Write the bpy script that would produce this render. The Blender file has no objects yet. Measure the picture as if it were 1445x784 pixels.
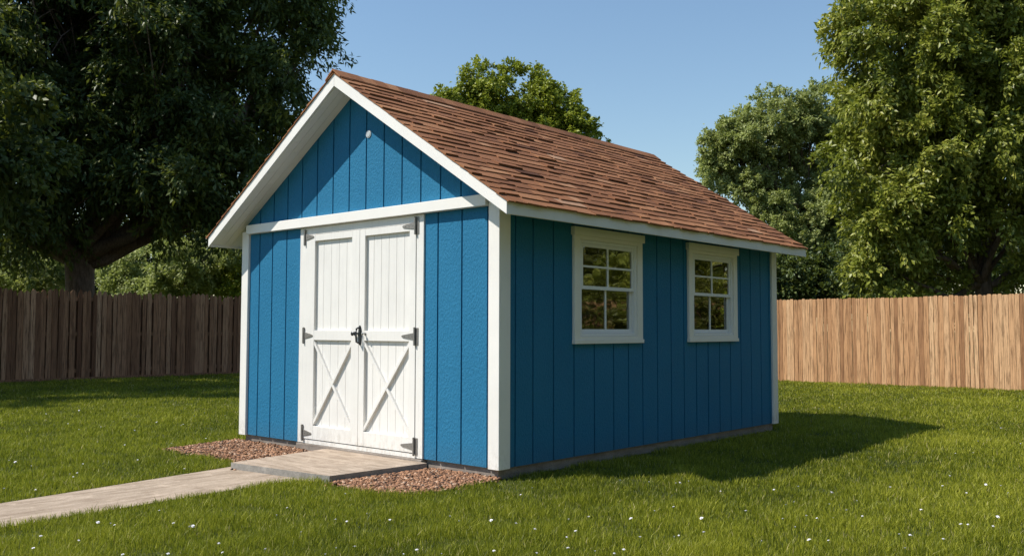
import bpy, bmesh, math, random
import numpy as np
from mathutils import Vector, Matrix

rng = np.random.default_rng(7)
random.seed(7)
scene = bpy.context.scene
COL = scene.collection

# ------------------------------------------------------------------ camera
F_PX = 1282.74
CAM = np.array([4.9473, -5.4356, 1.1153])
RT = np.array([0.74898, 0.66259, 0.0021]); UP = np.array([0.0359, -0.0437, 0.9984]); FW = np.array([-0.66161, 0.74769, 0.0567])
RT /= np.linalg.norm(RT); FW -= RT * (FW @ RT); FW /= np.linalg.norm(FW); UP = np.cross(RT, FW)
cam_data = bpy.data.cameras.new("camera")
cam_data.sensor_width = 36.0
cam_data.lens = F_PX / 1445 * 36.0
cam_data.clip_start = 0.05
cam_data.clip_end = 3000
cam = bpy.data.objects.new("camera", cam_data)
COL.objects.link(cam)
m = Matrix.Identity(4)
for i in range(3):
    m[i][0] = RT[i]; m[i][1] = UP[i]; m[i][2] = -FW[i]; m[i][3] = CAM[i]
cam.matrix_world = m
scene.camera = cam

def at(px, py, depth):
    """a point of the place that the photograph shows at (px, py), depth metres ahead of the camera"""
    return CAM + FW * depth + RT * (px - 722.5) / F_PX * depth - UP * (py - 392) / F_PX * depth

GZ = -0.09
def on_ground(px, py, z=GZ):
    d = FW * F_PX + RT * (px - 722.5) - UP * (py - 392)
    return CAM + d * (z - CAM[2]) / d[2]

# ------------------------------------------------------------------ world and sun
SUN_TRAVEL = Vector((1.15, 1.36, -2.2)).normalized()
elev = math.asin(-SUN_TRAVEL.z)
to_sun = -SUN_TRAVEL
world = bpy.data.worlds.new("World")
scene.world = world
world.use_nodes = True
wn = world.node_tree.nodes; wl = world.node_tree.links
sky = wn.new('ShaderNodeTexSky')
sky.sky_type = 'NISHITA'
sky.sun_disc = False
sky.sun_elevation = elev
sky.sun_rotation = math.atan2(to_sun.x, to_sun.y)
sky.air_density = 1.5
sky.dust_density = 0.0
sky.ozone_density = 4.6
wl.new(sky.outputs[0], wn['Background'].inputs[0])
wn['Background'].inputs[1].default_value = 0.086
sd = bpy.data.lights.new("sun", 'SUN')
sd.energy = 3.9
sd.angle = math.radians(0.5)
sd.color = (1.0, 0.94, 0.85)
so = bpy.data.objects.new("sun", sd)
so.rotation_euler = SUN_TRAVEL.to_track_quat('-Z', 'Y').to_euler()
so.location = (-10, -12, 20)
COL.objects.link(so)
scene.view_settings.view_transform = 'Standard'
scene.view_settings.look = 'None'
scene.view_settings.exposure = 0.68
scene.view_settings.gamma = 1.0
scene.cycles.use_denoising = True
scene.cycles.max_bounces = 6
scene.cycles.diffuse_bounces = 3
scene.cycles.transmission_bounces = 4
scene.cycles.sample_clamp_indirect = 6.0

# ------------------------------------------------------------------ materials
def new_mat(name):
    mt = bpy.data.materials.new(name); mt.use_nodes = True
    return mt, mt.node_tree.nodes, mt.node_tree.links, mt.node_tree.nodes['Principled BSDF']

def noise(n, l, vec, scale, detail=4, rough=.55):
    t = n.new('ShaderNodeTexNoise'); t.inputs['Scale'].default_value = scale
    t.inputs['Detail'].default_value = detail; t.inputs['Roughness'].default_value = rough
    if vec is not None: l.new(vec, t.inputs['Vector'])
    return t.outputs['Fac']

def mapping(n, l, scale, coord='Object'):
    tc = n.new('ShaderNodeTexCoord'); mp = n.new('ShaderNodeMapping')
    mp.inputs['Scale'].default_value = scale
    l.new(tc.outputs[coord], mp.inputs['Vector'])
    return mp.outputs[0]

def ramp(n, l, fac, stops):
    r = n.new('ShaderNodeValToRGB')
    e = r.color_ramp.elements
    while len(e) < len(stops): e.new(.5)
    for k, (p, c) in enumerate(stops):
        e[k].position = p; e[k].color = (*c, 1)
    l.new(fac, r.inputs[0])
    return r.outputs[0]

def mixc(n, l, fac, a, b, mode='MIX'):
    mx = n.new('ShaderNodeMix'); mx.data_type = 'RGBA'; mx.blend_type = mode
    for sock, v in ((mx.inputs[0], fac), (mx.inputs[6], a), (mx.inputs[7], b)):
        if hasattr(v, 'links'): l.new(v, sock)
        elif isinstance(v, (int, float)): sock.default_value = v
        else: sock.default_value = (*v, 1)
    return mx.outputs[2]

def bump(n, l, bsdf, height, strength=.3, dist=.01):
    b = n.new('ShaderNodeBump'); b.inputs['Strength'].default_value = strength; b.inputs['Distance'].default_value = dist
    l.new(height, b.inputs['Height']); l.new(b.outputs[0], bsdf.inputs['Normal'])

def tone(n):
    a = n.new('ShaderNodeAttribute'); a.attribute_name = 'tone'
    return a.outputs['Fac']

def mat_siding():
    mt, n, l, b = new_mat('blue_siding_paint')
    v = mapping(n, l, (1, 1, .55))
    f = noise(n, l, v, 1.6, 5, .6)
    g = noise(n, l, v, 70, 4, .6)
    c = ramp(n, l, f, [(.3, (.017, .145, .275)), (.7, (.024, .175, .32))])
    c = mixc(n, l, .35, c, mixc(n, l, g, (.004, .080, .18), (.055, .25, .44)))
    # splash dirt low on the boards
    tc = n.new('ShaderNodeTexCoord'); sp = n.new('ShaderNodeSeparateXYZ'); l.new(tc.outputs['Object'], sp.inputs[0])
    mr = n.new('ShaderNodeMapRange'); mr.inputs[1].default_value = 0.0; mr.inputs[2].default_value = .28; mr.inputs[3].default_value = .38; mr.inputs[4].default_value = 0
    l.new(sp.outputs[2], mr.inputs[0])
    mm = n.new('ShaderNodeMath'); mm.operation = 'MULTIPLY'; l.new(mr.outputs[0], mm.inputs[0]); l.new(noise(n, l, mapping(n, l, (3, 3, 1)), 6, 6, .7), mm.inputs[1])
    c = mixc(n, l, mm.outputs[0], c, (.09, .10, .09))
    l.new(c, b.inputs['Base Color'])
    b.inputs['Roughness'].default_value = .62
    b.inputs['Specular IOR Level'].default_value = .12
    bump(n, l, b, g, .9, .009)
    return mt

def mat_white(name, base=(.74, .73, .70), grain=True):
    mt, n, l, b = new_mat(name)
    f = noise(n, l, mapping(n, l, (1, 1, 1)), 2.2, 6, .65)
    c = ramp(n, l, f, [(.3, tuple(x * .93 for x in base)), (.62, base)])
    g = noise(n, l, mapping(n, l, (55, 55, 2.2)), 1.0, 5, .6)
    if grain:
        c = mixc(n, l, ramp(n, l, g, [(.32, (.25,) * 3), (.48, (0,) * 3)]), c, tuple(x * .72 for x in base))
        bump(n, l, b, g, .25, .004)
    tc = n.new('ShaderNodeTexCoord'); sp = n.new('ShaderNodeSeparateXYZ'); l.new(tc.outputs['Object'], sp.inputs[0])
    mr = n.new('ShaderNodeMapRange'); mr.inputs[1].default_value = .08; mr.inputs[2].default_value = .34; mr.inputs[3].default_value = .7; mr.inputs[4].default_value = 0
    l.new(sp.outputs[2], mr.inputs[0])
    mm = n.new('ShaderNodeMath'); mm.operation = 'MULTIPLY'; l.new(mr.outputs[0], mm.inputs[0])
    l.new(ramp(n, l, noise(n, l, mapping(n, l, (1, 1, .5)), 22, 6, .75), [(.45, (0,) * 3), (.75, (1,) * 3)]), mm.inputs[1])
    c = mixc(n, l, mm.outputs[0], c, (.33, .28, .21))
    sm = noise(n, l, mapping(n, l, (6, 6, .8)), 1.4, 5, .7)
    c = mixc(n, l, ramp(n, l, sm, [(.58, (0,) * 3), (.8, (.35,) * 3)]), c, tuple(x * .8 for x in base))
    l.new(c, b.inputs['Base Color'])
    b.inputs['Roughness'].default_value = .5
    return mt

def mat_shingle():
    mt, n, l, b = new_mat('brown_shingle')
    c = ramp(n, l, tone(n), [(0, (.08, .034, .020)), (.18, (.27, .115, .055)), (.55, (.42, .185, .086)), (.85, (.56, .27, .13)), (1, (.64, .38, .23))])
    v = mapping(n, l, (1, 1, 1))
    g = noise(n, l, v, 260, 3, .8)
    c = mixc(n, l, ramp(n, l, g, [(.35, (0,) * 3), (.7, (1,) * 3)]), mixc(n, l, .55, c, (.03, .015, .012)), c)
    w = noise(n, l, v, 3.5, 5, .6)
    c = mixc(n, l, ramp(n, l, w, [(.4, (0,) * 3), (.75, (.35,) * 3)]), c, (.20, .095, .06))
    l.new(c, b.inputs['Base Color'])
    b.inputs['Roughness'].default_value = .95
    b.inputs['Specular IOR Level'].default_value = .15
    bump(n, l, b, g, .6, .004)
    return mt

def mat_fence(name, cols, knots=.5):
    mt, n, l, b = new_mat(name)
    c = ramp(n, l, tone(n), cols)
    v = mapping(n, l, (26, 26, 1.3))
    g = noise(n, l, v, 1.6, 6, .7)
    c = mixc(n, l, ramp(n, l, g, [(.36, (.85,) * 3), (.54, (0,) * 3)]), c, tuple(x * .42 for x in cols[0][1]))
    s = noise(n, l, mapping(n, l, (5, 5, 1.1)), 2.2, 5, .7)
    c = mixc(n, l, ramp(n, l, s, [(.58, (0,) * 3), (.74, (knots,) * 3)]), c, tuple(x * .33 for x in cols[0][1]))
    l.new(c, b.inputs['Base Color'])
    b.inputs['Roughness'].default_value = .85
    b.inputs['Specular IOR Level'].default_value = .2
    bump(n, l, b, g, .5, .01)
    return mt

def mat_leaf(name, cols, trans=.3, gloss=.45, spec=.5):
    mt, n, l, b = new_mat(name)
    c = ramp(n, l, tone(n), cols)
    l.new(c, b.inputs['Base Color'])
    b.inputs['Roughness'].default_value = gloss
    b.inputs['Specular IOR Level'].default_value = spec
    tr = n.new('ShaderNodeBsdfTranslucent')
    tc = mixc(n, l, .6, c, (.20, .24, .02))
    l.new(tc, tr.inputs[0])
    mx = n.new('ShaderNodeMixShader'); mx.inputs[0].default_value = trans
    l.new(b.outputs[0], mx.inputs[1]); l.new(tr.outputs[0], mx.inputs[2])
    l.new(mx.outputs[0], n['Material Output'].inputs[0])
    return mt

def mat_bark():
    mt, n, l, b = new_mat('bark')
    g = noise(n, l, mapping(n, l, (9, 9, 1.8)), 2.2, 6, .7)
    l.new(ramp(n, l, g, [(.35, (.08, .055, .04)), (.65, (.21, .15, .11))]), b.inputs['Base Color'])
    b.inputs['Roughness'].default_value = .95
    bump(n, l, b, g, .8, .04)
    return mt

def mat_ground():
    mt, n, l, b = new_mat('lawn_soil')
    v = mapping(n, l, (1, 1, 1))
    f = noise(n, l, v, .7, 6, .6)
    g = noise(n, l, v, 40, 5, .7)
    c = ramp(n, l, f, [(.3, (.05, .065, .012)), (.7, (.075, .09, .018))])
    c = mixc(n, l, ramp(n, l, g, [(.4, (0,) * 3), (.7, (.6,) * 3)]), c, (.02, .028, .008))
    l.new(c, b.inputs['Base Color']); b.inputs['Roughness'].default_value = 1
    bump(n, l, b, g, .8, .03)
    return mt

def mat_concrete(name, a, bb, streak=(1.2, 9, 1), strength=.4, joints=False):
    mt, n, l, b = new_mat(name)
    s = noise(n, l, mapping(n, l, streak), 1.9, 8, .74)
    c = ramp(n, l, s, [(.36, a), (.60, bb)])
    blot = noise(n, l, mapping(n, l, (1, 1, 1)), 5.3, 7, .78)
    c = mixc(n, l, ramp(n, l, blot, [(.52, (0,) * 3), (.68, (.6,) * 3)]), c, tuple(min(.75, x * 1.4) for x in bb))
    fine = noise(n, l, mapping(n, l, (1, 1, 1)), 90, 4, .8)
    c = mixc(n, l, ramp(n, l, fine, [(.36, (.4,) * 3), (.5, (0,) * 3)]), c, tuple(x * .45 for x in a))
    l.new(c, b.inputs['Base Color']); b.inputs['Roughness'].default_value = .9
    b.inputs['Specular IOR Level'].default_value = .25
    bump(n, l, b, fine, strength, .004)
    return mt

def mat_plain(name, col, rough=.5, metal=0.0, spec=.5, nz=0.15):
    mt, n, l, b = new_mat(name)
    f = noise(n, l, mapping(n, l, (1, 1, 1)), 35, 5, .7)
    l.new(ramp(n, l, f, [(.3, tuple(x * (1 - nz) for x in col)), (.7, tuple(x * (1 + nz) for x in col))]), b.inputs['Base Color'])
    b.inputs['Roughness'].default_value = rough; b.inputs['Metallic'].default_value = metal
    b.inputs['Specular IOR Level'].default_value = spec
    return mt

def mat_glass():
    mt, n, l, b = new_mat('window_glass')
    n.remove(b)
    g = n.new('ShaderNodeBsdfGlossy'); g.inputs['Roughness'].default_value = .025; g.inputs[0].default_value = (.92, .93, .88, 1)
    t = n.new('ShaderNodeBsdfTransparent'); t.inputs[0].default_value = (.55, .60, .55, 1)
    w = noise(n, l, mapping(n, l, (1, 1, 1)), 2.6, 2, .4)
    bp = n.new('ShaderNodeBump'); bp.inputs['Strength'].default_value = .12; bp.inputs['Distance'].default_value = .02
    l.new(w, bp.inputs['Height']); l.new(bp.outputs[0], g.inputs['Normal'])
    fr = n.new('ShaderNodeFresnel'); fr.inputs['IOR'].default_value = 3.4
    mx = n.new('ShaderNodeMixShader'); l.new(fr.outputs[0], mx.inputs[0]); l.new(t.outputs[0], mx.inputs[1]); l.new(g.outputs[0], mx.inputs[2])
    l.new(mx.outputs[0], n['Material Output'].inputs[0])
    return mt

def mat_gravel():
    mt, n, l, b = new_mat('gravel_stone')
    c = ramp(n, l, tone(n), [(0, (.04, .020, .012)), (.3, (.15, .070, .034)), (.6, (.30, .145, .070)), (.85, (.40, .21, .115)), (1, (.46, .32, .22))])
    l.new(c, b.inputs['Base Color']); b.inputs['Roughness'].default_value = .8
    bump(n, l, b, noise(n, l, mapping(n, l, (1, 1, 1)), 160, 3), .4, .003)
    return mt

M = dict(
    siding=mat_siding(), white=mat_white('white_trim_paint', (.80, .78, .74), grain=False), door=mat_white('white_door_paint', (.76, .745, .71)),
    cream=mat_white('window_trim_paint', (.83, .80, .74), grain=False), vinyl=mat_plain('white_vinyl', (.78, .78, .78), .35, nz=.03),
    shingle=mat_shingle(), bark=mat_bark(), ground=mat_ground(),
    path=mat_concrete('path_concrete', (.245, .185, .132), (.43, .345, .265), (7, 1.5, 1)),
    ramp=mat_concrete('ramp_concrete', (.25, .19, .138), (.43, .345, .268), (1.5, 8, 1)),
    found=mat_concrete('foundation_concrete', (.19, .16, .135), (.30, .26, .225), (1, 1, 6)),
    edge=mat_concrete('slab_edge_concrete', (.20, .19, .175), (.32, .30, .27), (3, 3, 3)),
    metal=mat_plain('hinge_metal', (.27, .255, .235), .5, .6), dark=mat_plain('handle_metal', (.06, .065, .07), .35, .8),
    steel=mat_plain('knob_steel', (.45, .45, .44), .3, .9),
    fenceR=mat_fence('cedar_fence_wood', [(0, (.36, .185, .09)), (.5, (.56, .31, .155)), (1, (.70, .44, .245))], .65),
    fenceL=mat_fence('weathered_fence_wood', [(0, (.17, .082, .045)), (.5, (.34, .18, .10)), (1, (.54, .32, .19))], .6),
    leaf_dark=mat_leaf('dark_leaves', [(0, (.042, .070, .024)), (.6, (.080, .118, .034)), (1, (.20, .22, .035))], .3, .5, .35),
    leaf_bright=mat_leaf('bright_leaves', [(0, (.10, .13, .02)), (.6, (.30, .33, .05)), (1, (.58, .56, .13))], .42, .42, .42),
    leaf_mid=mat_leaf('mid_leaves', [(0, (.20, .24, .08)), (.6, (.42, .47, .17)), (1, (.60, .64, .28))], .5, .5, .3),
    leaf_lime=mat_leaf('lime_leaves', [(0, (.13, .17, .018)), (.6, (.32, .37, .038)), (1, (.54, .55, .08))], .35, .45, .35),
    leaf_olive=mat_leaf('olive_leaves', [(0, (.06, .075, .012)), (.6, (.12, .13, .02)), (1, (.20, .18, .03))], .35, .5, .3),
    grass=mat_leaf('grass_blades', [(0, (.050, .078, .010)), (.35, (.175, .205, .015)), (.7, (.355, .37, .030)), (.93, (.50, .50, .060)), (1, (.60, .52, .22))], .44, .5, .3),
    glass=mat_glass(), gravel=mat_gravel(),
    petal=mat_plain('white_petals', (.80, .78, .80), .7, nz=.05), stem=mat_plain('flower_stem', (.06, .12, .02), .7),
    interior=mat_plain('interior_boards', (.05, .04, .03), .9),
)
M['ventgrey'] = mat_plain('vent_grey', (.42, .46, .48), .5)
M['gap'] = mat_plain('board_gap', (.02, .018, .015), .9)

# ------------------------------------------------------------------ mesh helpers
class MB:
    """collects polygons, builds ONE mesh object"""
    def __init__(s): s.v = []; s.f = []; s.t = []; s.mi = []
    def poly(s, verts, faces, tone=.5, mi=0):
        o = len(s.v); s.v += [tuple(map(float, p)) for p in verts]
        for f in faces: s.f.append([o + i for i in f]); s.t.append(tone); s.mi.append(mi)
    def box(s, x0, x1, y0, y1, z0, z1, tone=.5, mi=0):
        s.poly([(x0, y0, z0), (x1, y0, z0), (x1, y1, z0), (x0, y1, z0), (x0, y0, z1), (x1, y0, z1), (x1, y1, z1), (x0, y1, z1)],
               [(0, 3, 2, 1), (4, 5, 6, 7), (0, 1, 5, 4), (1, 2, 6, 5), (2, 3, 7, 6), (3, 0, 4, 7)], tone, mi)
    def prism(s, poly, axis, a, b, tone=.5, mi=0):
        """poly: 2-D outline in the two other axes, extruded along axis from a to b"""
        def mk(p, h):
            q = list(p); q.insert(axis, h); return tuple(q)
        n = len(poly); vs = [mk(p, a) for p in poly] + [mk(p, b) for p in poly]
        fs = [tuple(range(n)), tuple(range(2 * n - 1, n - 1, -1))] + [(i, i + n, (i + 1) % n + n, (i + 1) % n) for i in range(n)]
        s.poly(vs, fs, tone, mi)
    def tube(s, pts, rad, k=8, tone=.5, mi=0):
        pts = [Vector(p) for p in pts]
        rings = []
        up = Vector((0.13, 0.31, .94))
        for i, p in enumerate(pts):
            d = (pts[min(i + 1, len(pts) - 1)] - pts[max(i - 1, 0)]).normalized()
            a = d.cross(up)
            if a.length < 1e-3: a = d.cross(Vector((1, 0, 0)))
            a.normalize(); b = d.cross(a)
            rings.append([p + (a * math.cos(t) + b * math.sin(t)) * rad[i] for t in [2 * math.pi * j / k for j in range(k)]])
        vs = [v for r in rings for v in r]; fs = []
        for i in range(len(pts) - 1):
            for j in range(k):
                fs.append((i * k + j, i * k + (j + 1) % k, (i + 1) * k + (j + 1) % k, (i + 1) * k + j))
        fs.append(tuple(range(k - 1, -1, -1))); fs.append(tuple((len(pts) - 1) * k + j for j in range(k)))
        s.poly(vs, fs, tone, mi)
    def build(s, name, mats, parent=None, bevel=0.0, smooth=False, fix=True):
        me = bpy.data.meshes.new(name)
        me.from_pydata(s.v, [], s.f)
        a = me.attributes.new('tone', 'FLOAT', 'FACE'); a.data.foreach_set('value', s.t)
        if not isinstance(mats, (list, tuple)): mats = [mats]
        for mt in mats: me.materials.append(mt)
        me.polygons.foreach_set('material_index', s.mi)
        if smooth: me.polygons.foreach_set('use_smooth', [True] * len(me.polygons))
        if fix:
            bm = bmesh.new(); bm.from_mesh(me); bmesh.ops.recalc_face_normals(bm, faces=bm.faces)
            if bevel > 0:
                bmesh.ops.bevel(bm, geom=[e for e in bm.edges if e.calc_length() > bevel * 4], offset=bevel, segments=1, affect='EDGES', profile=.5)
            bm.to_mesh(me); bm.free()
        me.update()
        o = bpy.data.objects.new(name, me); COL.objects.link(o)
        if parent: o.parent = parent
        return o

def tag(o, label, cat=None, group=None, kind=None):
    if label: o['label'] = label
    if cat: o['category'] = cat
    if group: o['group'] = group
    if kind: o['kind'] = kind
    return o

def empty(name, label, cat, loc=(0, 0, 0), group=None):
    o = bpy.data.objects.new(name, None); o.location = loc; o.empty_display_size = .3
    COL.objects.link(o)
    return tag(o, label, cat, group)

def np_mesh(name, verts, faces, mat, tones=None, parent=None, smooth=False):
    """verts (N,3); faces (M,k) all of the same k"""
    me = bpy.data.meshes.new(name)
    nf, k = faces.shape
    me.vertices.add(len(verts)); me.vertices.foreach_set('co', verts.astype(np.float32).ravel())
    me.loops.add(nf * k); me.loops.foreach_set('vertex_index', faces.astype(np.int32).ravel())
    me.polygons.add(nf); me.polygons.foreach_set('loop_start', (np.arange(nf) * k).astype(np.int32))
    me.update(calc_edges=True)
    if tones is not None:
        a = me.attributes.new('tone', 'FLOAT', 'FACE'); a.data.foreach_set('value', tones.astype(np.float32))
    me.materials.append(mat)
    if smooth: me.polygons.foreach_set('use_smooth', np.ones(nf, dtype=bool))
    o = bpy.data.objects.new(name, me); COL.objects.link(o)
    if parent: o.parent = parent
    return o

# ------------------------------------------------------------------ shed
W, D = 3.718, 4.977
OA, OB, OC = .262, .314, .229         # overhang at the front gable, at the eaves, at the back
ZE, ZR = 2.118, 3.515
XC = -W / 2
HW = W / 2 + OB
SL = (ZR - ZE) / HW
def roof_z(x): return ZR - abs(x - XC) * SL

shed = empty('garden_shed', 'blue board sided garden shed with white double doors and brown shingle roof', 'shed', (XC, D / 2, GZ))
SP = Vector((XC, D / 2, GZ))
def part(mb, name, mat, parent=shed, **k):
    if parent is shed:
        mb.v = [(x - SP.x, y - SP.y, z - SP.z) for x, y, z in mb.v]
    else:
        mb.v = [(x - SP.x, y - SP.y, z - SP.z) for x, y, z in mb.v]
    return mb.build(name, mat, parent, **k)

GW = .017
def boards(lo, hi, cuts):
    e = [lo] + [c for c in cuts if lo + .02 < c < hi - .02] + [hi]
    return [(e[i] + (GW / 2 if i else 0), e[i + 1] - (GW / 2 if i < len(e) - 2 else 0)) for i in range(len(e) - 1)]
TOPZ = 2.19
# front wall with gable
g_low = [-3.44, -3.205, -2.952, -.716, -.426, -.128]
g_gab = [-3.44, -3.19, -2.945, -2.70, -2.45, -2.195, -1.945, -1.695, -1.44, -1.19, -.94, -.69, -.44, -.2]
mb = MB()
for lo, hi in ((-W + .01, -2.66), (-.93, -.01)):
    for a, b in boards(lo, hi, g_low): mb.box(a, b, 0, .02, 0, TOPZ)
for a, b in boards(-W + .01, -.01, g_gab):
    za, zb = roof_z(a) - .045, roof_z(b) - .045
    pts = [(a, TOPZ), (b, TOPZ), (b, zb)]
    if a < XC < b: pts.append((XC, ZR - .045))
    pts.append((a, za))
    mb.prism(pts, 1, 0, .02)
mb.box(-W + .02, -.02, .0125, .03, 0.001, TOPZ + .02)
mb.prism([(-W + .02, TOPZ), (-.02, TOPZ), (-.02, roof_z(-.02) - .05), (XC, ZR - .05), (-W + .02, roof_z(-W + .02) - .05)], 1, .0125, .03)
part(mb, 'front_wall', M['siding'])
# back wall
mb = MB()
for a, b in boards(-W + .01, -.01, g_gab):
    pts = [(a, 0), (b, 0), (b, roof_z(b) - .045)]
    if a < XC < b: pts.append((XC, ZR - .045))
    pts.append((a, roof_z(a) - .045))
    mb.prism(pts, 1, D - .02, D)
mb.prism([(-W + .02, 0), (-.02, 0), (-.02, roof_z(-.02) - .05), (XC, ZR - .05), (-W + .02, roof_z(-W + .02) - .05)], 1, D - .03, D - .0125)
part(mb, 'back_wall', M['siding'])
# side walls
WINS = [(.962, 2.052), (2.93, 3.99)]
WZ0, WZ1 = 1.05, 1.96
g_side = [.198, .424, .698, .987, 1.29, 1.593, 1.84, 2.085, 2.35, 2.61, 2.86, 3.11, 3.36, 3.61, 3.86, 4.11, 4.36, 4.61, 4.83]
mb = MB()
for a, b in boards(.02, D - .02, g_side):
    segs = [(a, b, 0, 2.19)]
    for w0, w1 in WINS:
        o0, o1 = w0 + .1, w1 - .1
        ns = []
        for (p, q, z0, z1) in segs:
            if q <= o0 or p >= o1 or z1 <= WZ0 or z0 >= WZ1: ns.append((p, q, z0, z1)); continue
            if p < o0: ns.append((p, o0, z0, z1))
            if q > o1: ns.append((o1, q, z0, z1))
            pp, qq = max(p, o0), min(q, o1)
            ns.append((pp, qq, z0, WZ0)); ns.append((pp, qq, WZ1, z1))
        segs = ns
    for p, q, z0, z1 in segs: mb.box(-.02, 0, p, q, z0, z1)
ys = [.03] + [v for w0, w1 in WINS for v in (w0 + .1, w1 - .1)] + [D - .03]
for i in range(0, len(ys), 2): mb.box(-.03, -.0125, ys[i], ys[i + 1], 0, 2.19)
for w0, w1 in WINS:
    mb.box(-.03, -.0125, w0 + .1, w1 - .1, 0, WZ0); mb.box(-.03, -.0125, w0 + .1, w1 - .1, WZ1, 2.19)
part(mb, 'side_wall', M['siding'])
mb = MB()
for a, b in boards(.02, D - .02, g_side): mb.box(-W, -W + .02, a, b, 0, 2.19)
mb.box(-W + .0125, -W + .03, .03, D - .03, 0, 2.19)
part(mb, 'side_wall', M['siding'])
mb = MB()
mb.box(-W + .035, -.035, .035, D - .035, -.01, .02)
mb.box(-W + .035, -W + .05, .035, D - .035, .02, 2.1); mb.box(-W + .05, -.035, D - .05, D - .035, .02, 2.1)
part(mb, 'floor', M['interior'])
# corner posts
for x0, x1, y0, y1 in ((-.098, .024, -.026, .112), (-W - .024, -W + .098, -.026, .112), (-.11, .024, D - .10, D + .026), (-W - .024, -W + .11, D - .1, D + .026)):
    mb = MB(); mb.box(x0, x1, y0, y1, -.006, 2.158)
    part(mb, 'corner_post', M['white'], bevel=.003)
# band board across the front
mb = MB(); mb.box(-W + .100, -.100, -.062, -.001, 2.128, 2.222)
part(mb, 'band_board', M['white'], bevel=.003)
# foundation
mb = MB(); mb.box(-W + .03, -.03, .028, D - .03, -.30, -.0)
part(mb, 'foundation', M['found'])
mb = MB(); mb.box(-2.70, -.875, -.03, .026, -.16, -.006)
part(mb, 'threshold', M['found'], bevel=.004)

# roof: deck, shingles, ridge
mb = MB()
for sgn in (-1, 1):
    xe = XC + sgn * (HW - .004)
    z0 = roof_z(xe)
    pts = [(XC, ZR - .012), (xe, z0 - .012), (xe, z0 - .045), (XC, ZR - .045)]
    mb.prism(pts, 1, -OA + .03, D + OC - .03, .3)
EXPO = .118
for sgn in (-1, 1):
    L = math.hypot(HW, ZR - ZE)
    ux, uz = sgn * HW / L, -(ZR - ZE) / L       # down the slope
    nx, nz = sgn * (ZR - ZE) / L, HW / L        # outward normal
    rows = int(L / EXPO) + 1
    for r in range(rows):
        s_low = L + .028 - r * EXPO             # distance from ridge to the butt edge
        y = -OA - .014 + random.uniform(-.002, .002)
        yend = D + OC + .018
        first = True
        while y < yend - .02:
            w = random.choice((.14, .18, .22, .27, .32, .38)) * random.uniform(.85, 1.15)
            if first: w *= random.uniform(.4, 1); first = False
            w = min(w, yend - y)
            s0 = s_low + (random.uniform(-.020, .014) if r else 0)
            s1 = max(.0, s_low - EXPO - .05)
            th = random.uniform(.012, .020)
            g = random.uniform(.001, .006)
            lift = random.uniform(0, .003) + (random.uniform(.004, .010) if random.random() < .12 else 0)
            skew = random.uniform(-.016, .016)
            def pt(s, yy, h): return (XC + ux * s + nx * h, yy, ZR - .012 + uz * s + nz * h)
            ya, yb = y + g, y + w - g
            t = min(.9, max(.2, random.gauss(.50, .17)))
            if random.random() < .03: t = random.uniform(0, .15)
            if random.random() < .006: t = 1
            vs = [pt(s0, ya, .0005 + lift), pt(s0 + skew, yb, .0005 + lift), pt(s1, yb, .0005), pt(s1, ya, .0005),
                  pt(s0, ya, th + lift), pt(s0 + skew, yb, th + lift), pt(s1, yb, .003), pt(s1, ya, .003)]
            mb.poly(vs, [(0, 3, 2, 1), (4, 5, 6, 7), (0, 1, 5, 4), (1, 2, 6, 5), (2, 3, 7, 6), (3, 0, 4, 7)], t)
            y += w
roof = part(mb, 'roof', M['shingle'])
mb = MB()
y = -OA - .02
while y < D + OC:
    y2 = min(y + .155, D + OC + .02)
    t = min(1, max(0, random.gauss(.45, .2)))
    j = random.uniform(0, .003)
    pr = [(XC - .11, ZR - .012 - .11 * SL + .012), (XC, ZR + .010 + j), (XC + .11, ZR - .012 - .11 * SL + .012), (XC + .11, ZR - .012 - .11 * SL + .026), (XC, ZR + .026 + j), (XC - .11, ZR - .012 - .11 * SL + .026)]
    mb.prism(pr, 1, y, y2 - .003, t); y = y2
part(mb, 'ridge_cap', M['shingle'], roof)
# barge boards and fascias
def soffit_z(a): return ZR - a * SL - (.136 - .032 * a / HW)
RD = .118
for (y0, y1) in ((-OA, -OA + .022), (D + OC - .022, D + OC)):
    for sgn in (-1, 1):
        mb = MB(); xe = XC + sgn * HW
        zz = ZE - .012
        mb.prism([(XC + sgn * .0006, ZR - .013), (xe, ZE - .013), (xe, ZE - RD), (XC + sgn * .0006, ZR - .013 - RD)], 1, y0, y1)
        part(mb, 'barge_board', M['white'], roof, bevel=.002)
for sgn in (-1, 1):
    xe = XC + sgn * HW
    mb = MB(); mb.box(min(xe, xe - sgn * .022), max(xe, xe - sgn * .022), -OA + .0225, D + OC - .0225, ZE - .113, ZE - .004)
    part(mb, 'fascia', M['white'], roof, bevel=.002)
    # sloping soffit under the eave
    mb = MB(); a, b = W / 2 + .0205, HW - .0225
    for k in range(10):
        ya = k * D / 10; yb = ya + D / 10 - .003
        za, zb = soffit_z(a), soffit_z(b)
        mb.prism([(XC + sgn * a, za), (XC + sgn * b, zb), (XC + sgn * b, zb + .012), (XC + sgn * a, za + .012)], 1, max(ya, .001), yb)
    part(mb, 'eave_soffit', M['white'], roof)
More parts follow.
